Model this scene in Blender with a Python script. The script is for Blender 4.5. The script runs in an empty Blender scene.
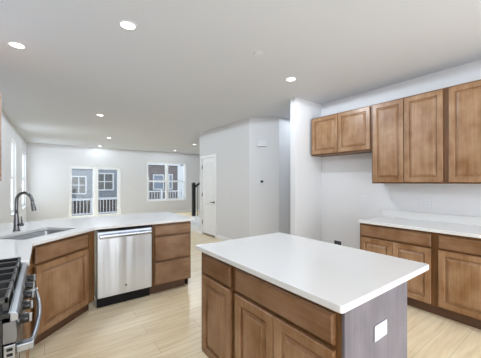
import bpy, bmesh, math, random
from mathutils import Vector, Matrix
random.seed(7)
PI = math.pi
S = bpy.context.scene
C = S.collection
R = math.radians

# ------------------------------------------------------------------ camera, world, exposure
cam = bpy.data.cameras.new('camera')
cam_o = bpy.data.objects.new('camera', cam); C.objects.link(cam_o)
cam.sensor_fit = 'HORIZONTAL'; cam.sensor_width = 36.0
cam.lens = 36.0 * 265.3 / 481.0
cam.shift_y = (182.1 - 179.0) / 481.0
cam.clip_start = 0.02; cam.clip_end = 200
cam_o.location = (0, 0, 1.398)
cam_o.rotation_euler = (R(90), 0, -R(36.45))
S.camera = cam_o

vs = S.view_settings
S.display_settings.display_device = 'sRGB'
vs.view_transform = 'Standard'; vs.look = 'None'; vs.gamma = 1.0; vs.exposure = -0.05
vs.use_curve_mapping = False
S.cycles.max_bounces = 10; S.cycles.diffuse_bounces = 6; S.cycles.glossy_bounces = 4
S.cycles.transparent_max_bounces = 12
S.cycles.sample_clamp_indirect = 4.0
S.cycles.caustics_reflective = False; S.cycles.caustics_refractive = False
S.cycles.use_denoising = True

W = bpy.data.worlds.new('overcast_sky'); S.world = W; W.use_nodes = True
W.node_tree.nodes['Background'].inputs[0].default_value = (0.92, 0.96, 1.0, 1)
W.node_tree.nodes['Background'].inputs[1].default_value = 5.5

def area(name, loc, rot, sx, sy, power, col):
    l = bpy.data.lights.new(name, 'AREA'); l.shape = 'RECTANGLE'; l.size = sx; l.size_y = sy
    l.energy = power; l.color = col
    o = bpy.data.objects.new(name, l); C.objects.link(o); o.location = loc; o.rotation_euler = rot
    return o
# fill daylight added behind the camera, at a made-up opening in the wall
area('rear_daylight_fill', (1.5, -2.75, 1.25), (R(90), 0, 0), 4.2, 2.3, 24, (0.80, 0.91, 1.0))
LAMP_POWER = 40.0

# ------------------------------------------------------------------ materials
def lin(c):
    return tuple(((x / 255) / 12.92 if x / 255 <= 0.04045 else ((x / 255 + 0.055) / 1.055) ** 2.4) for x in c) + (1,)

def mat(name, col, rough=0.5, metal=0.0, spec=0.5):
    m = bpy.data.materials.new(name); m.use_nodes = True
    b = m.node_tree.nodes['Principled BSDF']
    b.inputs['Base Color'].default_value = lin(col)
    b.inputs['Roughness'].default_value = rough
    b.inputs['Metallic'].default_value = metal
    b.inputs['Specular IOR Level'].default_value = spec
    return m

def nodes(m):
    t = m.node_tree
    return t, t.nodes, t.links, t.nodes['Principled BSDF']

def noise_coord(m, scale, coord='Object', randomize=True):
    t, N, L, b = nodes(m)
    tc = N.new('ShaderNodeTexCoord'); mp = N.new('ShaderNodeMapping'); mp.inputs['Scale'].default_value = scale
    if randomize:
        oi = N.new('ShaderNodeObjectInfo'); ad = N.new('ShaderNodeVectorMath'); ad.operation = 'ADD'
        mu = N.new('ShaderNodeVectorMath'); mu.operation = 'SCALE'; mu.inputs[0].default_value = (7.3, 5.1, 9.7)
        L.new(oi.outputs['Random'], mu.inputs['Scale'])
        L.new(tc.outputs[coord], ad.inputs[0]); L.new(mu.outputs[0], ad.inputs[1]); L.new(ad.outputs[0], mp.inputs[0])
    else:
        L.new(tc.outputs[coord], mp.inputs[0])
    return mp

def wood(name, c1, c2, grain='z', rough=0.38, spec=0.5):
    """stained wood: fine grain along one axis plus soft blotches"""
    m = mat(name, c1, rough, 0, spec); t, N, L, b = nodes(m)
    g = (38, 38, 1.6) if grain == 'z' else (1.6, 38, 38)
    mp = noise_coord(m, g)
    n1 = N.new('ShaderNodeTexNoise'); n1.inputs['Scale'].default_value = 1.6; n1.inputs['Detail'].default_value = 5
    L.new(mp.outputs[0], n1.inputs['Vector'])
    mp2 = noise_coord(m, (3, 3, 2) if grain == 'z' else (2, 3, 3))
    n2 = N.new('ShaderNodeTexNoise'); n2.inputs['Scale'].default_value = 2.2; n2.inputs['Detail'].default_value = 3
    L.new(mp2.outputs[0], n2.inputs['Vector'])
    mx = N.new('ShaderNodeMix'); mx.data_type = 'FLOAT'; mx.inputs[0].default_value = 0.72
    L.new(n1.outputs['Fac'], mx.inputs[2]); L.new(n2.outputs['Fac'], mx.inputs[3])
    cr = N.new('ShaderNodeValToRGB')
    cr.color_ramp.elements[0].position = 0.32; cr.color_ramp.elements[0].color = lin(c2)
    cr.color_ramp.elements[1].position = 0.68; cr.color_ramp.elements[1].color = lin(c1)
    L.new(mx.outputs[0], cr.inputs[0]); L.new(cr.outputs[0], b.inputs['Base Color'])
    return m

def speckle(m, amt, scale):
    t, N, L, b = nodes(m)
    mp = noise_coord(m, (1, 1, 1), randomize=False)
    n = N.new('ShaderNodeTexNoise'); n.inputs['Scale'].default_value = scale; n.inputs['Detail'].default_value = 4
    L.new(mp.outputs[0], n.inputs['Vector'])
    bp = N.new('ShaderNodeBump'); bp.inputs['Strength'].default_value = amt; bp.inputs['Distance'].default_value = 0.002
    L.new(n.outputs['Fac'], bp.inputs['Height']); L.new(bp.outputs[0], b.inputs['Normal'])
    return m

M = {}
M['wall'] = speckle(mat('white_wall_paint', (213, 213, 215), 0.6, 0, 0.25), 0.05, 220)
M['ceiling'] = speckle(mat('flat_ceiling_paint', (210, 213, 219), 0.9, 0, 0.1), 0.05, 180)
M['trim'] = mat('white_trim_paint', (232, 232, 233), 0.35)
M['vinyl'] = mat('white_window_vinyl', (236, 238, 240), 0.4)
M['plate'] = mat('white_plastic_plate', (214, 215, 219), 0.4)
M['slot'] = mat('dark_socket_slot', (70, 70, 74), 0.5)
M['wood_v'] = wood('stained_maple_upright', (164, 131, 100), (120, 79, 40), 'z')
M['wood_h'] = wood('stained_maple_sideways', (146, 114, 87), (108, 71, 38), 'x')
M['wood_body'] = wood('stained_maple_shaded', (116, 77, 38), (88, 56, 26), 'z', 0.4)  # darker than the door stain, with the shadow of the gaps put in
M['veneer'] = wood('end_veneer_glare_tint', (120, 116, 126), (92, 88, 97), 'z', 0.42)  # cool daylight glare on the end panel put into the colour
M['toe'] = wood('dark_toe_kick_board', (96, 66, 46), (80, 54, 38), 'x', 0.5)
M['inside'] = mat('cabinet_interior_melamine', (200, 180, 150), 0.6)
M['quartz'] = mat('white_quartz', (219, 218, 217), 0.16, 0, 0.5)
M['black'] = mat('black_enamel', (14, 14, 15), 0.25)
M['iron'] = mat('cast_iron', (34, 34, 35), 0.32, 0.0, 0.6)
M['rubber'] = mat('black_plastic', (9, 9, 10), 0.6, 0, 0.3)
M['newel'] = mat('black_painted_wood', (16, 16, 17), 0.45)
M['dark_metal'] = mat('dark_bronze_metal', (80, 78, 76), 0.35, 0.9)
M['faucet'] = mat('brushed_nickel', (112, 112, 114), 0.3, 1.0)
M['sink'] = mat('sink_steel', (188, 190, 193), 0.32, 1.0)
M['glass_dark'] = mat('dark_oven_glass', (10, 10, 12), 0.08)
M['screen'] = mat('dark_lcd', (20, 24, 28), 0.2)

def steel(name, col, rough):
    m = mat(name, col, rough, 1.0); t, N, L, b = nodes(m)
    b.inputs['Anisotropic'].default_value = 0.75
    tg = N.new('ShaderNodeTangent'); tg.direction_type = 'RADIAL'; tg.axis = 'Z'
    L.new(tg.outputs[0], b.inputs['Tangent'])
    mp = noise_coord(m, (1.5, 1.5, 260))
    n = N.new('ShaderNodeTexNoise'); n.inputs['Scale'].default_value = 2.0; n.inputs['Detail'].default_value = 3
    L.new(mp.outputs[0], n.inputs['Vector'])
    mr = N.new('ShaderNodeMapRange'); mr.inputs[3].default_value = rough - 0.05; mr.inputs[4].default_value = rough + 0.08
    L.new(n.outputs['Fac'], mr.inputs[0]); L.new(mr.outputs[0], b.inputs['Roughness'])
    # the thin sheet is very slightly wavy from side to side
    mp2 = noise_coord(m, (7, 7, 0.35)); n2 = N.new('ShaderNodeTexNoise'); n2.inputs['Scale'].default_value = 1.0; n2.inputs['Detail'].default_value = 2
    L.new(mp2.outputs[0], n2.inputs['Vector'])
    bp = N.new('ShaderNodeBump'); bp.inputs['Strength'].default_value = 1.0; bp.inputs['Distance'].default_value = 0.02
    L.new(n2.outputs['Fac'], bp.inputs['Height']); L.new(bp.outputs[0], b.inputs['Normal'])
    return m
M['steel'] = steel('brushed_stainless_steel', (222, 229, 240), 0.3)
M['steel_bright'] = mat('bright_stainless_steel', (188, 192, 200), 0.25, 1.0)
M['steel_dark'] = mat('dark_stainless_steel', (110, 111, 114), 0.3, 1.0)
M['steel_plain'] = mat('satin_stainless_steel', (145, 147, 151), 0.28, 1.0)

# light oak planks running along X
m = mat('light_oak_planks', (222, 202, 168), 0.3); t, N, L, b = nodes(m)
tc = N.new('ShaderNodeTexCoord')
br = N.new('ShaderNodeTexBrick'); br.inputs['Scale'].default_value = 1.0
br.inputs['Brick Width'].default_value = 1.22; br.inputs['Row Height'].default_value = 0.178
br.inputs['Mortar Size'].default_value = 0.0012; br.inputs['Mortar Smooth'].default_value = 0.2; br.offset = 0.37
br.inputs['Color1'].default_value = lin((247, 231, 200)); br.inputs['Color2'].default_value = lin((239, 220, 185))
br.inputs['Mortar'].default_value = lin((176, 150, 116))
L.new(tc.outputs['Object'], br.inputs['Vector'])
mp = N.new('ShaderNodeMapping'); mp.inputs['Scale'].default_value = (1.3, 14, 1); L.new(tc.outputs['Object'], mp.inputs[0])
n = N.new('ShaderNodeTexNoise'); n.inputs['Scale'].default_value = 1.5; n.inputs['Detail'].default_value = 6; n.inputs['Distortion'].default_value = 0.6
L.new(mp.outputs[0], n.inputs['Vector'])
cr = N.new('ShaderNodeValToRGB'); cr.color_ramp.elements[0].position = 0.28; cr.color_ramp.elements[0].color = lin((218, 203, 182))
cr.color_ramp.elements[1].position = 0.62; cr.color_ramp.elements[1].color = (1, 1, 1, 1)
L.new(n.outputs['Fac'], cr.inputs[0])
mu = N.new('ShaderNodeMix'); mu.data_type = 'RGBA'; mu.blend_type = 'MULTIPLY'; mu.inputs[0].default_value = 0.55
L.new(br.outputs['Color'], mu.inputs[6]); L.new(cr.outputs[0], mu.inputs[7]); L.new(mu.outputs[2], b.inputs['Base Color'])
M['floor'] = m

def glass(name, refl=0.022):
    m = bpy.data.materials.new(name); m.use_nodes = True; t = m.node_tree; N = t.nodes; L = t.links
    N.remove(N['Principled BSDF']); out = N['Material Output']
    a = N.new('ShaderNodeBsdfTransparent'); a.inputs[0].default_value = (0.93, 0.96, 0.97, 1)
    g = N.new('ShaderNodeBsdfGlossy'); g.inputs['Roughness'].default_value = 0.02
    x = N.new('ShaderNodeMixShader'); x.inputs[0].default_value = refl
    L.new(a.outputs[0], x.inputs[1]); L.new(g.outputs[0], x.inputs[2]); L.new(x.outputs[0], out.inputs[0])
    return m
M['glass'] = glass('window_glass')

m = mat('lit_lamp_lens', (255, 255, 255)); b = m.node_tree.nodes['Principled BSDF']
b.inputs['Emission Color'].default_value = (1, 0.98, 0.95, 1); b.inputs['Emission Strength'].default_value = 6.0
M['lens'] = m

def siding(name, col, rowh=0.16):
    m = mat(name, col, 0.7); t, N, L, b = nodes(m)
    tc = N.new('ShaderNodeTexCoord'); sp = N.new('ShaderNodeSeparateXYZ'); L.new(tc.outputs['Object'], sp.inputs[0])
    d = N.new('ShaderNodeMath'); d.operation = 'DIVIDE'; d.inputs[1].default_value = rowh; L.new(sp.outputs['Z'], d.inputs[0])
    f = N.new('ShaderNodeMath'); f.operation = 'FRACT'; L.new(d.outputs[0], f.inputs[0])
    bp = N.new('ShaderNodeBump'); bp.inputs['Strength'].default_value = 0.8; bp.inputs['Distance'].default_value = 0.02
    L.new(f.outputs[0], bp.inputs['Height']); L.new(bp.outputs[0], b.inputs['Normal'])
    return m
M['siding_blue'] = siding('blue_grey_siding', (74, 78, 85))
M['siding_brown'] = siding('brown_grey_siding', (62, 56, 57))
M['brick_dark'] = siding('dark_brown_base', (38, 27, 24), 0.08)
M['ext_white'] = mat('exterior_white_trim', (122, 124, 128), 0.6)
M['pane_dark'] = mat('dark_far_pane', (36, 37, 38), 0.6)
M['pane_blue'] = mat('blue_far_pane', (66, 74, 86), 0.6)
M['pane_tan'] = mat('far_pane_with_curtain', (48, 46, 45), 0.6)
M['asphalt'] = mat('asphalt', (120, 120, 122), 0.9)

# ------------------------------------------------------------------ mesh helpers
class MB:
    def __init__(s): s.b = bmesh.new()
    def box(s, x0, x1, y0, y1, z0, z1, bev=0.0, seg=2):
        g = bmesh.new()
        bmesh.ops.create_cube(g, size=1.0)
        for v in g.verts:
            v.co = Vector(((x0 + x1) / 2 + v.co.x * (x1 - x0), (y0 + y1) / 2 + v.co.y * (y1 - y0), (z0 + z1) / 2 + v.co.z * (z1 - z0)))
        if bev:
            bmesh.ops.bevel(g, geom=g.edges[:], offset=bev, segments=seg, affect='EDGES', profile=0.5)
        return s._add(g)
    def _add(s, g):
        me = bpy.data.meshes.new('t'); g.to_mesh(me); g.free(); s.b.from_mesh(me); bpy.data.meshes.remove(me); return s
    def rings(s, rings, cap0=True, cap1=True, smooth=False):
        """rings: lists of points of equal length, skinned in order"""
        b = s.b; vs_ = [[b.verts.new(p) for p in r] for r in rings]; n = len(rings[0])
        for a, c in zip(vs_, vs_[1:]):
            for i in range(n):
                f = b.faces.new((a[i], a[(i + 1) % n], c[(i + 1) % n], c[i])); f.smooth = smooth
        if cap0: b.faces.new(vs_[0][::-1])
        if cap1: b.faces.new(vs_[-1])
        return s
    def lathe(s, prof, n=24, c=(0, 0, 0), axis='z', cap0=True, cap1=True):
        """prof: (radius, height) pairs along the axis"""
        rs = []
        for r, h in prof:
            ring = []
            for i in range(n):
                a = 2 * PI * i / n; p = (r * math.cos(a), r * math.sin(a), h)
                if axis == 'y': p = (p[0], p[2], -p[1])
                if axis == 'x': p = (p[2], p[0], p[1])
                ring.append((c[0] + p[0], c[1] + p[1], c[2] + p[2]))
            rs.append(ring)
        return s.rings(rs, cap0, cap1, True)
    def tube(s, pts, rad, n=12):
        pts = [Vector(p) for p in pts]; rads = rad if isinstance(rad, (list, tuple)) else [rad] * len(pts)
        rs = []; up = None
        for i, p in enumerate(pts):
            d = (pts[min(i + 1, len(pts) - 1)] - pts[max(i - 1, 0)]).normalized()
            if up is None:
                up = Vector((0, 0, 1)) if abs(d.z) < 0.9 else Vector((1, 0, 0))
            x = d.cross(up).normalized(); up = x.cross(d).normalized()
            rs.append([p + (x * math.cos(2 * PI * k / n) + up * math.sin(2 * PI * k / n)) * rads[i] for k in range(n)])
        return s.rings(rs, True, True, True)
    def prism(s, poly, z0, z1):
        return s.rings([[(x, y, z0) for x, y in poly], [(x, y, z1) for x, y in poly]])
    def panel(s, x0, x1, z0, z1, prof):
        """door or drawer front facing -y: prof = (inset, y) pairs from the back edge to the centre field"""
        return s.rings([[(x0 + i, y, z0 + i), (x1 - i, y, z0 + i), (x1 - i, y, z1 - i), (x0 + i, y, z1 - i)] for i, y in prof])
    def build(s, name, m, parent=None, bevel=0.0, xf=None):
        bmesh.ops.recalc_face_normals(s.b, faces=s.b.faces[:])
        me = bpy.data.meshes.new(name); s.b.to_mesh(me); s.b.free()
        me.materials.append(M[m] if isinstance(m, str) else m)
        o = bpy.data.objects.new(name, me); C.objects.link(o)
        if parent: o.parent = parent
        if xf is not None: o.location = xf[0]; o.rotation_euler = (0, 0, xf[1])
        if bevel:
            bm_ = o.modifiers.new('edge', 'BEVEL'); bm_.width = bevel; bm_.segments = 2; bm_.limit_method = 'ANGLE'; bm_.angle_limit = R(40)
        return o

def tag(o, label=None, cat=None, group=None, kind=None):
    if label: o['label'] = label
    if cat: o['category'] = cat
    if group: o['group'] = group
    if kind: o['kind'] = kind
    return o
def thing(name, label, cat, loc=(0, 0, 0), rz=0.0, group=None):
    o = bpy.data.objects.new(name, None); C.objects.link(o); o.location = loc; o.rotation_euler = (0, 0, rz)
    o.empty_display_size = 0.1
    return tag(o, label, cat, group)
def struct(o, label=None, cat=None): return tag(o, label, cat, kind='structure')
def children_of(o): return list(o.children)
def copy_tree(o, parent=None):
    c = o.copy(); C.objects.link(c)
    if parent: c.parent = parent
    for ch in children_of(o): copy_tree(ch, c)
    return c

# ------------------------------------------------------------------ the shell
H = 2.743
def frame_of(p0, p1):
    d = Vector(p1) - Vector(p0)
    return ((p0[0], p0[1], 0), math.atan2(d.y, d.x)), d.length
def wall(name, p0, p1, th=0.14, openings=(), label=None):
    """seen from inside p0 is on the left; local y points out of the room; openings (s0, s1, z0, z1)"""
    xf, L_ = frame_of(p0, p1); b = MB(); s = 0.0
    for s0, s1, z0, z1 in sorted(openings):
        if s0 > s: b.box(s, s0, 0, th, 0, H)
        if z0 > 0: b.box(s0, s1, 0, th, 0, z0)
        if z1 < H: b.box(s0, s1, 0, th, z1, H)
        s = s1
    if s < L_: b.box(s, L_, 0, th, 0, H)
    struct(b.build(name, 'wall', xf=xf), label or 'plain white painted wall', 'wall')
    return xf
def baseboard(name, xf, s0, s1):
    b = MB(); b.rings([[(s, -0.001, 0.0), (s, -0.015, 0.0), (s, -0.015, 0.085), (s, -0.009, 0.1), (s, -0.001, 0.1)] for s in (s0, s1)])
    struct(b.build(name, 'trim', xf=xf), 'white baseboard along the wall', 'baseboard')

struct(MB().box(-1.1, 6.8, -3.0, 11.8, -0.12, 0).build('floor', 'floor'), 'light oak plank floor', 'floor')
struct(MB().box(-1.1, 6.8, -3.0, 11.8, H, H + 0.12).build('ceiling', 'ceiling'), 'flat white ceiling', 'ceiling')

A_ = (-0.73, 4.15); B_ = (-0.48, 11.55)
xf_left = wall('wall_left', (-0.73, -2.6), A_)
LW = [(3.70, 4.56, 0.65, 2.38), (5.92, 7.06, 0.62, 2.32)]
xf_lfar = wall('wall_left_far', A_, B_, 0.14, LW)
PD = (0.71 + 0.48, 2.47 + 0.48, 0.0, 2.0); WN = (3.54 + 0.48, 5.35 + 0.48, 0.57, 2.30)
xf_far = wall('wall_far', B_, (6.5, 11.55), 0.14, [PD, WN])
wall('wall_stair_end', (6.5, 11.55), (6.5, 6.545))
DR = (6.545 - 6.415, 6.545 - 5.715, 0.0, 2.035)
xf_closet = wall('wall_closet', (3.435, 6.545), (3.435, 4.345), 0.12, [DR])
struct(MB().box(3.556, 6.5, 6.445, 6.545, 0, H).build('wall_stair_side', 'wall'), 'white wall beside the stairs', 'wall')
xf_ang = wall('wall_angled', (3.435, 4.345), (3.87, 3.91), 0.12)
xf_hall = wall('wall_hall', (3.87, 3.91), (5.2, 3.91), 0.12)
wall('wall_hall_end', (5.2, 6.445), (5.2, 2.86), 0.12)
xf_stub = ((3.19, 2.86, 0), 0.0)
struct(MB().box(3.19, 3.857, 2.86, 2.965, 0, H).box(3.857, 5.2, 2.86, 2.965, 0, H).build('wall_partition', 'wall'), 'short white wall beside the refrigerator space', 'wall')
xf_right = wall('wall_right', (3.857, 2.86), (3.857, -2.6))
xf_rear = wall('wall_rear', (3.857, -2.6), (-0.73, -2.6), 0.14, [(0.25, 4.35, 0.1, 2.4)])  # opening added out of view to go with the rear fill daylight

baseboard('baseboard_far', xf_far, 0.03, PD[0] - 0.01); baseboard('baseboard_far_right', xf_far, PD[1] + 0.01, 6.95)
baseboard('baseboard_left', xf_lfar, 0.05, 7.37)
baseboard('baseboard_closet', xf_closet, DR[1] + 0.075, 2.318); baseboard('baseboard_closet_end', xf_closet, 0.0, DR[0] - 0.075)
baseboard('baseboard_angled', xf_ang, 0.008, 0.60); baseboard('baseboard_hall', xf_hall, 0.012, 1.31)
baseboard('baseboard_partition', xf_stub, -0.012, 0.665)
xf_stub_end = ((3.19, 2.965, 0), -PI / 2)
baseboard('baseboard_partition_end', xf_stub_end, 0.0, 0.12)
baseboard('baseboard_right', xf_right, 0.016, 1.02)

# windows ------------------------------------------------------------------
def window(name, xf, op, label, style):
    s0, s1, z0, z1 = op; w, y0, y1 = 0.045, 0.05, 0.11
    b = MB()
    b.box(s0, s0 + w, y0, y1, z0, z1).box(s1 - w, s1, y0, y1, z0, z1).box(s0 + w, s1 - w, y0, y1, z1 - w, z1).box(s0 + w, s1 - w, y0, y1, z0, z0 + w)
    mid = (s0 + s1) / 2
    if style != 'single': b.box(mid - 0.04, mid + 0.04, y0 - 0.004, y1, z0 + w, z1 - w)
    o = struct(b.build(name, 'vinyl', xf=xf, bevel=0.003), label, 'window')
    bays = [(s0 + w, s1 - w)] if style == 'single' else [(s0 + w, mid - 0.04), (mid + 0.04, s1 - w)]
    for k, (a, c) in enumerate(bays):
        if style == 'slider':
            sb = MB(); q = 0.055; ya = 0.06 if k else 0.08; yb = ya + 0.02
            sb.box(a, a + q, ya, yb, z0 + w, z1 - w).box(c - q, c, ya, yb, z0 + w, z1 - w)
            sb.box(a + q, c - q, ya, yb, z1 - w - q, z1 - w).box(a + q, c - q, ya, yb, z0 + w, z0 + w + 0.09)
            sa = sb.build('sash', 'vinyl', o)
            MB().box(a + q, c - q, ya + 0.008, ya + 0.012, z0 + w + 0.09, z1 - w - q).build('pane', 'glass', sa)
        else:
            zm = z0 + (z1 - z0) * 0.5; q = 0.035
            for (za, zb, ya) in ((z0 + w, zm, 0.062), (zm, z1 - w, 0.085)):
                yb = ya + 0.022; sb = MB()
                sb.box(a, a + q, ya, yb, za, zb).box(c - q, c, ya, yb, za, zb).box(a + q, c - q, ya, yb, zb - q, zb).box(a + q, c - q, ya, yb, za, za + q)
                sa = sb.build('sash', 'vinyl', o)
                MB().box(a + q, c - q, ya + 0.009, ya + 0.013, za + q, zb - q).build('pane', 'glass', sa)
    return o
o = window('door_1', xf_far, PD, 'white sliding glass patio door in the far wall', 'slider')
MB().box(PD[1] - 0.075, PD[1] - 0.055, 0.03, 0.06, 0.95, 1.15, 0.004).build('handle', 'vinyl', o)
window('window_1', xf_far, WN, 'white twin hung window in the far wall', 'twin')
window('window_2', xf_lfar, LW[0], 'nearer tall window in the left wall', 'single')
window('window_3', xf_lfar, LW[1], 'farther tall window in the left wall', 'single')
for k, (xf, op) in enumerate(((xf_far, WN), (xf_lfar, LW[0]), (xf_lfar, LW[1]))):
    b = MB(); b.box(op[0] - 0.03, op[1] + 0.03, -0.025, 0.05, op[2] - 0.02, op[2] + 0.002)
    struct(b.build('trim_%d' % (k + 1), 'trim', xf=xf, bevel=0.003), 'white window sill', 'sill')

# panelled closet door ------------------------------------------------------
s0, s1, _, zt = DR; cw = 0.062
b = MB()
for sx in (-1, 1):
    e = s0 if sx < 0 else s1
    a, c = (e - cw, e + 0.004) if sx < 0 else (e - 0.004, e + cw)
    b.box(a, c, -0.016, -0.001, 0, zt + cw, 0.003)
b.box(s0 + 0.004, s1 - 0.004, -0.016, -0.001, zt - 0.004, zt + cw, 0.003)
struct(b.build('trim_4', 'trim', xf=xf_closet), 'white casing around the panelled door', 'casing')
b = MB(); y0, y1 = 0.012, 0.047; za, zb = 0.038, zt - 0.006; xa, xb = s0 + 0.006, s1 - 0.006
st = 0.105; rows = [(za, za + 0.16), (za + 0.78, za + 0.92), (zb - 0.12, zb)]
b.box(xa, xa + st, y0, y1, za, zb).box(xb - st, xb, y0, y1, za, zb)
for r0, r1 in rows: b.box(xa + st, xb - st, y0, y1, r0, r1)
door = struct(b.build('door_2', 'trim', xf=xf_closet), 'white two-panel interior door', 'door')
for r0, r1 in ((rows[0][1], rows[1][0]), (rows[1][1], rows[2][0])):
    MB().panel(xa + st, xb - st, r0, r1, [(0, y1 - 0.004), (0, y0 + 0.004), (0.012, y0 + 0.014), (0.03, y0 + 0.014), (0.055, y0 + 0.006)]).build('panel', 'trim', door)
for z in (0.32, 1.06, 1.80):
    MB().box(xa - 0.004, xa + 0.018, 0.004, 0.012, z - 0.045, z + 0.045, 0.002).lathe([(0.008, z - 0.05), (0.008, z + 0.05)], 10, (xa - 0.001, 0.006, 0)).build('hinge', 'dark_metal', door)
lv = MB(); kx = xb - 0.065
lv.lathe([(0.027, 0.012), (0.027, 0.003), (0.012, 0.0), (0.010, -0.045)], 20, (kx, 0, 0.885), 'y')
lv.tube([(kx + 0.008, -0.045, 0.885), (kx - 0.03, -0.05, 0.887), (kx - 0.11, -0.048, 0.885)], [0.011, 0.010, 0.007], 10)
lv.build('handle', 'dark_metal', door)

# staircase -----------------------------------------------------------------
b = MB(); n = 11
for i in range(n):
    x0 = 3.42 + i * 0.257
    b.box(x0, min(x0 + 0.257, 6.49), 6.552, 7.50, 0, (i + 1) * 0.18 - 0.025)
st_ = struct(b.build('stairs', 'trim'), 'white staircase rising behind the panelled door wall', 'stairs')
for i in range(n):
    x0 = 3.42 + i * 0.257
    MB().box(x0 - 0.02, min(x0 + 0.257, 6.49), 6.552, 7.51, (i + 1) * 0.18 - 0.025, (i + 1) * 0.18, 0.004).build('tread', 'vinyl', st_)
rail = thing('stair_railing', 'black newel post with black sloping handrail at the white stairs', 'stair railing', (3.69, 7.42, 0.36))
MB().box(-0.045, 0.045, -0.045, 0.045, 0, 0.97).box(-0.052, 0.052, -0.052, 0.052, 0.97, 1.0, 0.006).rings([[(-.04, -.04, 1.0), (.04, -.04, 1.0), (.04, .04, 1.0), (-.04, .04, 1.0)], [(-.012, -.012, 1.03), (.012, -.012, 1.03), (.012, .012, 1.03), (-.012, .012, 1.03)]]).build('newel_post', 'newel', rail)
slope = 0.18 / 0.257
b = MB(); b.rings([[(x, -0.03, 0.83 + x * slope), (x, 0.03, 0.83 + x * slope), (x, 0.033, 0.88 + x * slope), (x, 0.0, 0.90 + x * slope), (x, -0.033, 0.88 + x * slope)] for x in (0.045, 1.75)])
b.build('handrail', 'newel', rail)
for k in range(12):
    x = 0.13 + k * 0.1285
    zb_ = (math.floor((3.69 + x - 3.42) / 0.257) + 1) * 0.18 - 0.36
    MB().lathe([(0.016, zb_), (0.016, zb_ + 0.03), (0.007, zb_ + 0.035), (0.007, 0.835 + x * slope)], 8, (x, 0, 0)).build('baluster', 'newel', rail)

# ------------------------------------------------------------------ outside
struct(MB().box(-40, 60, 12.2, 60, -3.6, -3.4).build('ground', 'asphalt'), 'street surface below the houses opposite', 'ground')
def far_window(par, x0, x1, z0, z1, pane, cols, rows):
    b = MB(); w = 0.09; y0, y1 = -0.07, 0.02
    b.box(x0 - w, x0, y0, y1, z0 - w, z1 + w).box(x1, x1 + w, y0, y1, z0 - w, z1 + w).box(x0, x1, y0, y1, z1, z1 + w).box(x0, x1, y0, y1, z0 - w, z0)
    for k in range(1, cols): xm = x0 + (x1 - x0) * k / cols; b.box(xm - 0.035, xm + 0.035, y0 + 0.02, y1, z0, z1)
    for k in range(1, rows): zm = z0 + (z1 - z0) * k / rows; b.box(x0, x1, y0 + 0.025, y1, zm - 0.03, zm + 0.03)
    f = b.build('window', 'ext_white', par)
    MB().box(x0, x1, -0.02, 0.01, z0, z1).build('pane', pane, f)
def balcony(par, x0, x1, z0, z1, depth, solid=None):
    MB().box(x0, x1, -depth, 0, z0 - 0.22, z0 - 0.06).build('balcony_floor', 'ext_white', par)
    b = MB(); b.box(x0, x1, -depth, -depth + 0.07, z1 - 0.09, z1).box(x0, x1, -depth + 0.01, -depth + 0.06, z0 + 0.02, z0 + 0.09)
    for x in (x0 + 0.05, (x0 + x1) / 2, x1 - 0.05): b.box(x - 0.06, x + 0.06, -depth - 0.02, -depth + 0.09, z0 - 0.06, z1 + 0.08)
    r = b.build('balcony_railing', 'ext_white', par)
    n_ = int((x1 - x0) / 0.2)
    for k in range(1, n_):
        x = x0 + k * (x1 - x0) / n_
        MB().box(x - 0.02, x + 0.02, -depth + 0.015, -depth + 0.055, z0 + 0.09, z1 - 0.09).build('baluster', 'ext_white', r)
YB = 22.0
h1 = thing('row_house', 'blue-grey sided house seen through the sliding patio door', 'house', (0, YB, 0))
MB().box(-5, 5.35, 0, 6, 0.15, 8).build('wall', 'siding_blue', h1)
MB().box(-5, 5.35, 0.02, 6, -3.4, 0.15).build('base_wall', 'brick_dark', h1)
far_window(h1, 1.55, 2.35, 0.62, 1.75, 'pane_tan', 2, 2)
far_window(h1, 3.05, 4.15, 0.86, 2.0, 'pane_dark', 2, 2)
far_window(h1, -1.2, -0.2, 0.8, 2.0, 'pane_dark', 2, 2)
MB().box(5.23, 5.38, -0.05, 0.05, -3.4, 8).build('corner_board', 'ext_white', h1)
MB().box(-5, 5.3, -0.06, 0.02, 0.08, 0.26).build('band_board', 'ext_white', h1)
balcony(h1, 0.3, 4.9, -0.78, 0.27, 1.5)
h2 = thing('row_house', 'brown-grey sided house seen through the twin window', 'house', (0, YB, 0))
MB().box(5.45, 9.35, 0, 6, -3.4, 2.82).build('wall', 'siding_brown', h2)
MB().box(5.45, 9.6, -0.12, 6, 2.82, 3.5).build('fascia', 'ext_white', h2)
MB().box(9.35, 10.1, -0.1, 6, -3.4, 2.82).build('corner_board', 'ext_white', h2)
MB().box(9.6, 16, 0, 6, -3.4, 8).build('side_wall', 'siding_blue', h2)
far_window(h2, 7.30, 8.05, 0.85, 1.95, 'pane_blue', 1, 2)
far_window(h2, 8.62, 8.82, 0.85, 2.0, 'pane_blue', 1, 2)
far_window(h2, 6.55, 6.80, 0.5, 1.75, 'pane_blue', 1, 2)
MB().box(5.45, 16, 0.3, 6, 3.5, 8).build('upper_wall', 'siding_blue', h2)
balcony(h2, 5.6, 9.2, -0.1, 0.72, 1.5)

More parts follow.
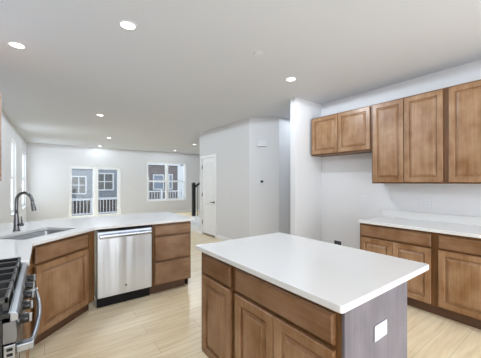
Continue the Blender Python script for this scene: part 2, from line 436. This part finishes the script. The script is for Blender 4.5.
# ------------------------------------------------------------------ kitchen cabinets
T = 0.023
DOOR = [(0.0, -0.001), (0.0, -T + 0.003), (0.003, -T), (0.050, -T), (0.053, -T + 0.004), (0.056, -T + 0.016), (0.064, -T + 0.016), (0.066, -T + 0.013), (0.086, -T + 0.004), (0.089, -T + 0.001)]
DRAWER = [(0.0, -0.001), (0.0, -T + 0.009), (0.006, -T + 0.005), (0.008, -T + 0.001), (0.013, -T)]
def door_part(par, x0, x1, z0, z1): return MB().panel(x0, x1, z0, z1, DOOR).build('door', 'wood_v', par)
def drawer_part(par, x0, x1, z0, z1): return MB().panel(x0, x1, z0, z1, DRAWER).build('drawer', 'wood_h', par)
def face_frame(par, w, z0, z1, stiles=(), rails=()):
    b = MB(); q = 0.038
    b.box(0, q, 0, 0.02, z0, z1).box(w - q, w, 0, 0.02, z0, z1).box(q, w - q, 0, 0.02, z1 - q, z1).box(q, w - q, 0, 0.02, z0, z0 + q)
    for x in stiles: b.box(x - q / 2, x + q / 2, 0, 0.02, z0 + q, z1 - q)
    for z in rails: b.box(q, w - q, 0, 0.02, z - q / 2, z + q / 2)
    return b.build('face_frame', 'wood_body', par)
def base(name_, label, loc, rz, w, depth, doors=(), drawers=(), body=True, group=None):
    t_ = thing(name_, label, 'cabinet', loc, rz, group)
    if body: MB().box(0.0, w, 0.021, depth, 0.114, 0.882).build('body', 'wood_body', t_)
    face_frame(t_, w, 0.114, 0.882, (), (0.713,))
    MB().box(0.0, w, 0.075, 0.09, 0, 0.113).build('toe_kick', 'toe', t_)
    for x0, x1 in doors: door_part(t_, x0, x1, 0.13, 0.703)
    for x0, x1 in drawers: drawer_part(t_, x0, x1, 0.724, 0.856)
    return t_

# right run under the wall cabinets
FX = 3.247
base('base_cabinet', 'right wall base cabinet nearest the refrigerator space, one wide drawer over two doors', (FX, 1.822, 0), -PI / 2, 0.802, 0.608,
     [(0.022, 0.396), (0.402, 0.777)], [(0.022, 0.777)])
base('base_cabinet', 'right wall base cabinet cut off by the picture edge, below the nearest tall wall cabinet', (FX, 1.019, 0), -PI / 2, 0.914, 0.608,
     [(0.042, 0.453), (0.459, 0.872)], [(0.042, 0.872)])
ct = thing('countertop', 'white quartz countertop along the right wall with low upstand', 'countertop', (3.209, 1.835, 0.8825))
MB().box(0, 0.646, -1.75, 0, 0, 0.0315, 0.003).build('slab', 'quartz', ct)
MB().box(0.628, 0.646, -1.75, 0, 0.032, 0.132, 0.002).build('backsplash', 'quartz', ct)

def upper(label, loc, rz, w, z0, z1, doors, dz0=0.018, dz1=0.018):
    t_ = thing('wall_cabinet', label, 'cabinet', loc, rz)
    MB().box(0, w, 0.021, 0.306, z0, z1).build('body', 'wood_body', t_)
    face_frame(t_, w, z0, z1)
    for x0, x1 in doors: door_part(t_, x0, x1, z0 + dz0, z1 - dz1)
    return t_
UX = 3.549
upper('short two-door wall cabinet over the empty refrigerator space', (UX, 2.83, 0), -PI / 2, 1.006, 1.828, 2.438, [(0.02, 0.498), (0.506, 0.986)])
upper('tall two-door wall cabinet next to the short one', (UX, 1.822, 0), -PI / 2, 0.812, 1.38, 2.438, [(0.018, 0.394), (0.402, 0.794)])
upper('tall wall cabinet at the right picture edge', (UX, 1.009, 0), -PI / 2, 0.914, 1.38, 2.438, [(0.035, 0.452), (0.46, 0.88)])
upper('wall cabinet on the left wall, only its edge in view', (-0.424, 3.26, 0), PI / 2, 0.88, 1.39, 2.438, [(0.018, 0.436), (0.444, 0.862)])

# island
IX = 0.973
isl = base('island_cabinet', 'narrow island cabinet with one drawer over one door', (IX, 1.822, 0), -PI / 2, 0.456, 0.575, [(0.045, 0.418)], [(0.045, 0.418)])
iw = base('island_cabinet', 'wide island cabinet with long drawer, two doors and outlet in its end panel', (IX, 1.365, 0), -PI / 2, 0.744, 0.575,
          [(0.016, 0.356), (0.362, 0.716)], [(0.016, 0.716)])
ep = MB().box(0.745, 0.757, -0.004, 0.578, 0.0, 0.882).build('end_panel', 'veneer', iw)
tag(ep, 'veneer end panel, cool daylight glare in its grey colour')
def receptacle(par, m_, horiz, x, y, z):
    """duplex receptacle in local axes with the wall surface at local y"""
    pass
op_ = MB().box(0.758, 0.763, 0.228, 0.342, 0.674, 0.744, 0.002).build('outlet', 'plate', ep)
for yc in (0.262, 0.308):
    MB().box(0.7625, 0.765, yc - 0.016, yc + 0.016, 0.692, 0.726, 0.001).build('socket', 'plate', op_)
it = MB()
rr = 0.014
def rrect(x0, x1, y0, y1, r, n_=5):
    pts = []
    for cx, cy, a0 in ((x1 - r, y1 - r, 0), (x0 + r, y1 - r, 90), (x0 + r, y0 + r, 180), (x1 - r, y0 + r, 270)):
        for k in range(n_ + 1):
            a = R(a0 + 90 * k / n_); pts.append((cx + r * math.cos(a), cy + r * math.sin(a)))
    return pts
it.prism(rrect(0.930, 1.827, 0.595, 1.839, rr), 0.8825, 0.914)
io = it.build('island_countertop', 'quartz', bevel=0.003)
tag(io, 'thick white quartz slab on top of the kitchen island', 'countertop')

# left run: peninsula, corner sink base, range side
PY = 3.261
dc = thing('drawer_cabinet', 'three-drawer base cabinet at the open end of the peninsula', 'cabinet', (1.064, PY, 0), 0)
MB().box(0, 0.512, 0.021, 0.60, 0.114, 0.882).build('body', 'wood_body', dc)
face_frame(dc, 0.512, 0.114, 0.882, (), (0.722, 0.410))
MB().box(0, 0.46, 0.075, 0.09, 0, 0.113).build('toe_kick', 'toe', dc)
MB().box(0.0, 0.512, 0.601, 0.612, 0.0, 0.882).build('back_panel', 'wood_body', dc)
for z0, z1 in ((0.732, 0.858), (0.420, 0.712), (0.13, 0.400)): drawer_part(dc, 0.024, 0.496, z0, z1)
MB().box(0.50, 0.512, 0.08, 0.60, 0.0, 0.113).build('side_skirt', 'toe', dc)

dw = thing('dishwasher', 'stainless steel dishwasher between the corner sink cabinet and the drawers', 'dishwasher', (0.458, PY, 0), 0)
MB().box(0.003, 0.597, 0.03, 0.58, 0.10, 0.868).build('tub', 'black', dw)
dd = MB()
dd.rings([[(0.006, 0.028, z), (0.006, y, z), (0.592, y, z), (0.592, 0.028, z)] for z, y in ((0.122, -0.012), (0.126, -0.020), (0.828, -0.020), (0.846, -0.014), (0.860, 0.010))])
ddo = dd.build('door', 'steel', dw, bevel=0.003)
hb = MB()
hb.rings([[(x, -0.052 - bow, 0.776), (x, -0.066 - bow, 0.786), (x, -0.068 - bow, 0.802), (x, -0.064 - bow, 0.818), (x, -0.052 - bow, 0.824), (x, -0.048 - bow, 0.800)] for x, bow in [(0.02 + 0.558 * k / 12, 0.006 * math.sin(PI * k / 12)) for k in range(13)]])
for x in (0.045, 0.548): hb.box(x - 0.022, x + 0.022, -0.056, -0.019, 0.782, 0.82, 0.004)
hb.build('handle', 'steel_bright', dw, bevel=0.002)
bd = MB().lathe([(0.012, -0.0195), (0.012, -0.0215), (0.0105, -0.0225)], 24, (0.297, 0, 0.215), 'y').build('badge', 'dark_metal', dw)
lt = MB().lathe([(0.0085, -0.0226), (0.0085, -0.0229)], 20, (0.297, 0, 0.215), 'y').build('emblem_ring', 'steel_plain', bd)
MB().box(0.008, 0.592, 0.05, 0.07, 0.0, 0.10).build('toe_kick', 'rubber', dw)
MB().box(0.02, 0.578, -0.008, 0.006, 0.8605, 0.8645).build('control_strip', 'rubber', dw)

# corner sink base set at 45 degrees
DL = 0.763
sk = thing('sink_cabinet', 'angled corner sink cabinet with false drawer over one raised-panel door', 'cabinet', (-0.113, 2.721, 0), PI / 4)
b = MB(); b.box(0, 0.018, 0.021, 0.5, 0.114, 0.86).box(DL - 0.018, DL, 0.021, 0.075, 0.114, 0.86).box(0.018, DL - 0.018, 0.021, 0.5, 0.114, 0.13)
b.build('body', 'inside', sk)
face_frame(sk, DL, 0.114, 0.882, (), (0.713,))
MB().box(0.055, DL - 0.055, 0.021, 0.024, 0.14, 0.86).build('inner_board', 'wood_body', sk)
MB().box(-0.02, DL + 0.02, 0.075, 0.09, 0, 0.113).build('toe_kick', 'toe', sk)
door_part(sk, 0.062, 0.662, 0.13, 0.703); drawer_part(sk, 0.062, 0.662, 0.724, 0.856)
MB().box(0.682, DL + 0.006, -0.006, 0.0, 0.114, 0.880).build('filler_strip', 'wood_body', sk)  # the darker wood stands in for the different light on this strip

base('base_cabinet', 'slim base cabinet between the gas range and the angled sink cabinet', (-0.113, 2.094, 0), PI / 2, 0.624, 0.60, [(0.03, 0.55)], [(0.03, 0.55)])

# peninsula countertop with sink cut-out
def diag(s_, y_):  # sink cabinet local to world
    c45 = math.sqrt(0.5); return (-0.113 + c45 * s_ - c45 * y_, 2.721 + c45 * s_ + c45 * y_)
outer = [(-0.075, 2.092), (-0.075, 2.706), (0.443, 3.223), (1.618, 3.223), (1.618, 4.17), (-0.722, 4.17), (-0.722, 2.092)]
outer_r = []
hole = [diag(*p) for p in rrect(0.085, 0.665, 0.115, 0.485, 0.03)]
bm = bmesh.new(); edges = []
for loop in (outer, hole):
    v_ = [bm.verts.new((x, y, 0.8825)) for x, y in loop]
    edges += [bm.edges.new((v_[i], v_[(i + 1) % len(v_)])) for i in range(len(v_))]
bmesh.ops.triangle_fill(bm, use_beauty=True, use_dissolve=False, edges=edges)
ex = bmesh.ops.extrude_face_region(bm, geom=bm.faces[:])
bmesh.ops.translate(bm, verts=[v for v in ex['geom'] if isinstance(v, bmesh.types.BMVert)], vec=(0, 0, 0.0315))
mb = MB(); mb.b.free(); mb.b = bm
pc = mb.build('peninsula_countertop', 'quartz', bevel=0.003)
tag(pc, 'white quartz peninsula countertop with the sink cut into it', 'countertop')

sink = thing('sink', 'undermount stainless steel sink in the angled corner counter', 'sink', (-0.113, 2.721, 0), PI / 4)
def rr3(ins, z, r): return [(x, y, z) for x, y in rrect(0.085 - ins, 0.665 + ins, 0.115 - ins, 0.485 + ins, r)]
b = MB(); b.rings([rr3(0.022, 0.876, 0.04), rr3(0.022, 0.8815, 0.04), rr3(0.004, 0.8815, 0.032), rr3(0.0, 0.87, 0.03), rr3(-0.006, 0.70, 0.045), rr3(-0.02, 0.684, 0.05), rr3(-0.10, 0.680, 0.05),
                   rr3(-0.10, 0.676, 0.05), rr3(-0.016, 0.680, 0.05), rr3(-0.002, 0.698, 0.045), rr3(0.004, 0.872, 0.03), rr3(0.006, 0.876, 0.03)], False, False, True)
# bottom plate, then the underside of the rim
so = b.build('basin', 'sink', sink)
MB().prism(rrect(0.185, 0.565, 0.215, 0.385, 0.05), 0.676, 0.680).build('basin_floor', 'sink', sink)
MB().lathe([(0.045, 0.6802), (0.045, 0.683), (0.036, 0.684), (0.03, 0.681)], 24, (0.375, 0.31, 0)).build('drain', 'dark_metal', sink)

fx, fy = -0.224, 3.432
fa = thing('faucet', 'brushed nickel gooseneck pull-down faucet behind the corner sink', 'faucet', (fx, fy, 0.914), -R(40))
# local +x points along the spout
MB().lathe([(0.030, 0.0), (0.030, 0.006), (0.026, 0.012), (0.0235, 0.03), (0.021, 0.12), (0.017, 0.17), (0.0165, 0.175)], 24).build('base', 'faucet', fa)
ra = 0.082; pts = [(0, 0, 0.17), (0, 0, 0.22), (0, 0, 0.27)]
for k in range(1, 19):
    a = PI - (PI - R(12)) * k / 18
    pts.append((ra + ra * math.cos(a), 0, 0.295 + ra * math.sin(a)))
pts.append((2 * ra + 0.004, 0, 0.285))
MB().tube(pts, 0.0145, 16).build('spout', 'faucet', fa)
e = Vector(pts[-1]); d = (Vector(pts[-1]) - Vector(pts[-2])).normalized()
MB().tube([e, e + d * 0.01 + Vector((0.001, 0, -0.01)), e + Vector((0.010, 0, -0.05)), e + Vector((0.016, 0, -0.078)), e + Vector((0.017, 0, -0.084))], [0.0145, 0.017, 0.0185, 0.0205, 0.018], 16).build('spray_head', 'faucet', fa)
hd = MB().tube([(0.016, 0, 0.062), (0.045, 0, 0.064), (0.066, 0, 0.064), (0.070, 0, 0.064)], [0.014, 0.0155, 0.0155, 0.012], 14).build('handle_hub', 'faucet', fa)
MB().tube([(0.056, 0, 0.070), (0.054, 0, 0.11), (0.050, 0, 0.145)], [0.008, 0.006, 0.0045], 10).build('lever', 'faucet', hd)

# ------------------------------------------------------------------ gas range
rg = thing('gas_range', 'stainless steel gas range with black cast iron grates at the left edge', 'range', (-0.128, 1.328, 0), PI / 2)
RW = 0.758
MB().box(0.0, RW, 0.0, 0.585, 0.03, 0.882).build('body', 'black', rg)
for x in (0.05, RW - 0.05):
    for y in (0.05, 0.53): MB().lathe([(0.018, 0.0), (0.018, 0.03)], 12, (x, y, 0)).build('foot', 'rubber', rg)
ck = MB(); ck.box(0.0, RW, -0.022, 0.588, 0.8825, 0.902, 0.003).build('cooktop', 'black', rg)
b = MB(); b.rings([[(x, -0.046, 0.868), (x, -0.046, 0.893), (x, -0.040, 0.901), (x, -0.0225, 0.906), (x, -0.0225, 0.868)] for x in (-0.002, RW + 0.002)])
b.build('front_trim', 'steel_plain', rg, bevel=0.002)
b = MB(); b.rings([[(x, -0.001, 0.786), (x, -0.036, 0.786), (x, -0.044, 0.80), (x, -0.040, 0.867), (x, -0.001, 0.867)] for x in (0.0, RW)])
cpn = b.build('control_panel', 'steel_dark', rg, bevel=0.002)
for k in range(5):
    x = 0.095 + k * 0.142
    kb = MB().lathe([(0.024, -0.042), (0.024, -0.048), (0.0205, -0.050), (0.0195, -0.072), (0.017, -0.077)], 20, (x, 0, 0.832), 'y').build('knob', 'black', rg)
    MB().box(x - 0.0045, x + 0.0045, -0.086, -0.074, 0.814, 0.850, 0.002).build('knob_grip', 'steel_plain', kb)
    MB().lathe([(0.028, -0.0405), (0.028, -0.0435), (0.0245, -0.0435)], 20, (x, 0, 0.832), 'y').build('knob_bezel', 'steel_plain', kb)
od = MB().box(0.004, RW - 0.004, -0.038, -0.001, 0.205, 0.778, 0.004).build('oven_door', 'steel_plain', rg)
MB().box(0.10, RW - 0.10, -0.0405, -0.037, 0.30, 0.64, 0.001).build('oven_window', 'glass_dark', od)
for k in range(4): MB().box(0.0015, 0.0045, -0.030, -0.012, 0.756 - k * 0.02, 0.766 - k * 0.02).build('vent_slot', 'rubber', od)
hb = MB()
hp = [(0.055 + 0.648 * k / 16, -0.084 - 0.022 * math.sin(PI * k / 16), 0.738) for k in range(17)]
hb.tube(hp, 0.0105, 12)
for x in (0.055, 0.703): hb.box(x - 0.02, x + 0.02, -0.094, -0.036, 0.722, 0.755, 0.005)
hb.build('handle', 'steel_plain', od)
MB().box(0.004, RW - 0.004, -0.034, -0.001, 0.05, 0.198, 0.004).build('storage_drawer', 'steel_plain', rg)
for k in range(3):
    x0 = 0.03 + k * 0.236; x1 = x0 + 0.226; ya, yb = -0.015, 0.545; z0, z1 = 0.930, 0.952; q = 0.012
    b = MB(); b.box(x0, x1, ya, ya + q, z0, z1, 0.002).box(x0, x1, yb - q, yb, z0, z1, 0.002)
    b.box(x0, x0 + q, ya, yb, z0, z1, 0.002).box(x1 - q, x1, ya, yb, z0, z1, 0.002)
    xm = (x0 + x1) / 2
    b.box(xm - q / 2, xm + q / 2, ya, yb, z0 + 0.002, z1 + 0.003, 0.002)
    for yy in (0.145, 0.2785, 0.412): b.box(x0, x1, yy - q / 2, yy + q / 2, z0 + 0.002, z1 + 0.003, 0.002)
    for xx in (x0 + 0.008, x1 - 0.008):
        for yy in (ya + 0.008, yb - 0.008): b.box(xx - 0.008, xx + 0.008, yy - 0.008, yy + 0.008, 0.902, z0 + 0.004)
    b.build('grate', 'iron', rg)
for x, y, r in ((0.143, 0.15, 0.045), (0.143, 0.41, 0.038), (0.379, 0.28, 0.05), (0.615, 0.15, 0.045), (0.615, 0.41, 0.038)):
    bu = MB().lathe([(r, 0.902), (r, 0.912), (r * 0.8, 0.914)], 24, (x, y, 0)).build('burner', 'steel_plain', rg)
    MB().lathe([(r * 0.75, 0.914), (r * 0.78, 0.920), (r * 0.6, 0.925)], 24, (x, y, 0)).build('burner_cap', 'iron', bu)

# ------------------------------------------------------------------ wall plates and small fittings
def on_wall(name, label, cat, xf, s, z, group=None):
    (px, py, _), rz = xf
    return thing(name, label, cat, (px + math.cos(rz) * s, py + math.sin(rz) * s, z), rz, group)
def outlet(label, xf, s, z, double=False):
    o_ = on_wall('wall_outlet', label, 'outlet', xf, s, z); w = 0.058 if double else 0.036
    MB().box(-w, w, -0.006, -0.0005, -0.058, 0.058, 0.002).build('plate', 'plate', o_)
    for xc in ((-0.023, 0.023) if double else (0.0,)):
        for zc in (-0.022, 0.022):
            so_ = MB().box(xc - 0.016, xc + 0.016, -0.008, -0.0055, zc - 0.014, zc + 0.014, 0.001).build('socket', 'plate', o_)
            MB().box(xc - 0.008, xc - 0.006, -0.0084, -0.0078, zc - 0.004, zc + 0.006).box(xc + 0.006, xc + 0.008, -0.0084, -0.0078, zc - 0.004, zc + 0.006).build('slot', 'slot', so_)
    return o_
def switch(label, xf, s, z):
    o_ = on_wall('light_switch', label, 'switch', xf, s, z)
    MB().box(-0.036, 0.036, -0.006, -0.0005, -0.058, 0.058, 0.002).build('plate', 'plate', o_)
    MB().box(-0.016, 0.016, -0.010, -0.0055, -0.033, 0.033, 0.002).build('rocker', 'plate', o_)
outlet('white outlet above the far end of the right counter', xf_right, 2.86 - 2.10, 1.14)
outlet('white double outlet on the right wall under the tall cabinets', xf_right, 2.86 - 1.30, 1.135, True)
outlet('white outlet low on the wall right of the panelled door', xf_closet, 6.545 - 5.14, 0.36)
switch('white light switch on the wall right of the panelled door', xf_closet, 6.545 - 5.16, 1.10)
switch('white light switch on the far wall right of the sliding patio door', xf_far, 2.80 + 0.48, 1.14)
def ang_s(x): return (x - 3.435) / math.cos(PI / 4)
tm = on_wall('thermostat', 'white thermostat with dark screen on the angled wall', 'thermostat', xf_ang, ang_s(3.622), 1.405)
MB().box(-0.06, 0.06, -0.022, -0.0005, -0.042, 0.042, 0.004).build('case', 'plate', tm)
MB().box(-0.030, 0.030, -0.0235, -0.0215, -0.016, 0.026, 0.0005).build('screen', 'screen', tm)
cb = on_wall('door_chime', 'white chime box high on the angled wall above the thermostat', 'door chime', xf_ang, ang_s(3.622), 2.195)
MB().box(-0.10, 0.10, -0.045, -0.0005, -0.065, 0.065, 0.006).build('case', 'plate', cb)
MB().box(-0.085, 0.085, -0.038, -0.012, -0.067, -0.0645).build('grille', 'slot', cb)
wb = on_wall('water_outlet_box', 'dark supply box low on the wall in the refrigerator space', 'outlet box', xf_right, 2.86 - 2.54, 0.40)
b = MB(); b.box(-0.075, -0.065, -0.012, -0.0005, -0.05, 0.05).box(0.065, 0.075, -0.012, -0.0005, -0.05, 0.05).box(-0.065, 0.065, -0.012, -0.0005, 0.04, 0.05).box(-0.065, 0.065, -0.012, -0.0005, -0.05, -0.04)
b.build('frame', 'plate', wb)
MB().box(-0.065, 0.065, -0.003, -0.0005, -0.04, 0.04).build('recess', 'slot', wb)
MB().tube([(0, -0.003, -0.02), (0, -0.03, -0.02), (0, -0.03, 0.01)], 0.008, 8).build('valve', 'dark_metal', wb)

# ------------------------------------------------------------------ ceiling fittings
def fitting(x, y, label):
    r_ = thing('recessed_light', label, 'ceiling light', (x, y, H), 0)
    return r_
first = fitting(-0.217, 3.396, 'x')
MB().lathe([(0.078, -0.0005), (0.078, -0.004), (0.073, -0.007), (0.059, -0.008), (0.057, -0.002)], 32, cap0=False, cap1=False).build('trim_ring', 'plate', first)
MB().lathe([(0.057, -0.003), (0.045, -0.0055), (0.02, -0.0065)], 32, cap0=False).build('lens', 'lens', first)
ll = bpy.data.lights.new('lamp', 'SPOT'); ll.spot_size = R(179); ll.spot_blend = 0.02; ll.shadow_soft_size = 0.05
ll.energy = LAMP_POWER; ll.color = (0.80, 0.90, 1.0)
lo = bpy.data.objects.new('lamp', ll); C.objects.link(lo); lo.parent = first; lo.location = (0, 0, -0.05)
spots = [(-0.217, 3.396, 'lit recessed ceiling light over the sink, leftmost in view'),
         (0.575, 2.40, 'large lit recessed ceiling light between the gas range and the island'),
         (2.586, 2.393, 'lit recessed ceiling light in front of the short wall cabinet'),
         (0.894, 5.951, 'lit recessed ceiling light just beyond the peninsula counter'),
         (1.581, 8.891, 'lit recessed ceiling light in mid living room before the patio door'),
         (1.662, 11.061, 'small lit recessed ceiling light closest to the far wall above the patio door'),
         (4.30, 8.60, 'lit recessed ceiling light by the twin window and stairs'),
         (4.45, 10.70, 'small lit recessed ceiling light closest to the twin window'),
         (2.586, 0.40, 'unseen recessed ceiling light added as fill over the near end of the right counter'), (0.575, 0.40, 'unseen recessed ceiling light added as fill over the near end of the kitchen'),
         (4.45, 3.42, 'unseen recessed ceiling light added to brighten the short side hall')]
dim = ll.copy(); dim.energy = LAMP_POWER * 0.22          # the row along the far wall
living = ll.copy(); living.energy = LAMP_POWER * 1.3      # living room circuit
low = ll.copy(); low.energy = LAMP_POWER * 0.4           # unseen fittings added as fill, rear of the kitchen and side hall
for k, (x, y, lb) in enumerate(spots):
    o = first if k == 0 else copy_tree(first)
    o.location = (x, y, H); o['label'] = lb; o['group'] = 'recessed ceiling lights'
    data = dim if y > 10.5 else living if y > 5 else low if (y < 1 or x > 4) else ll
    for ch in o.children:
        if ch.type == 'LIGHT': ch.data = data
def cover(x, y, label):
    c_ = thing('sprinkler_cover', label, 'sprinkler cover', (x, y, H))
    MB().lathe([(0.042, -0.0005), (0.042, -0.004), (0.036, -0.009)], 24, cap0=False).build('cap', 'plate', c_)
    MB().lathe([(0.052, -0.0003), (0.052, -0.0025), (0.043, -0.003)], 24, cap0=False, cap1=False).build('ring', 'plate', c_)
cover(1.789, 2.115, 'flat white sprinkler cover on the ceiling above the island')
cover(1.952, 5.939, 'flat white sprinkler cover on the ceiling beyond the peninsula')
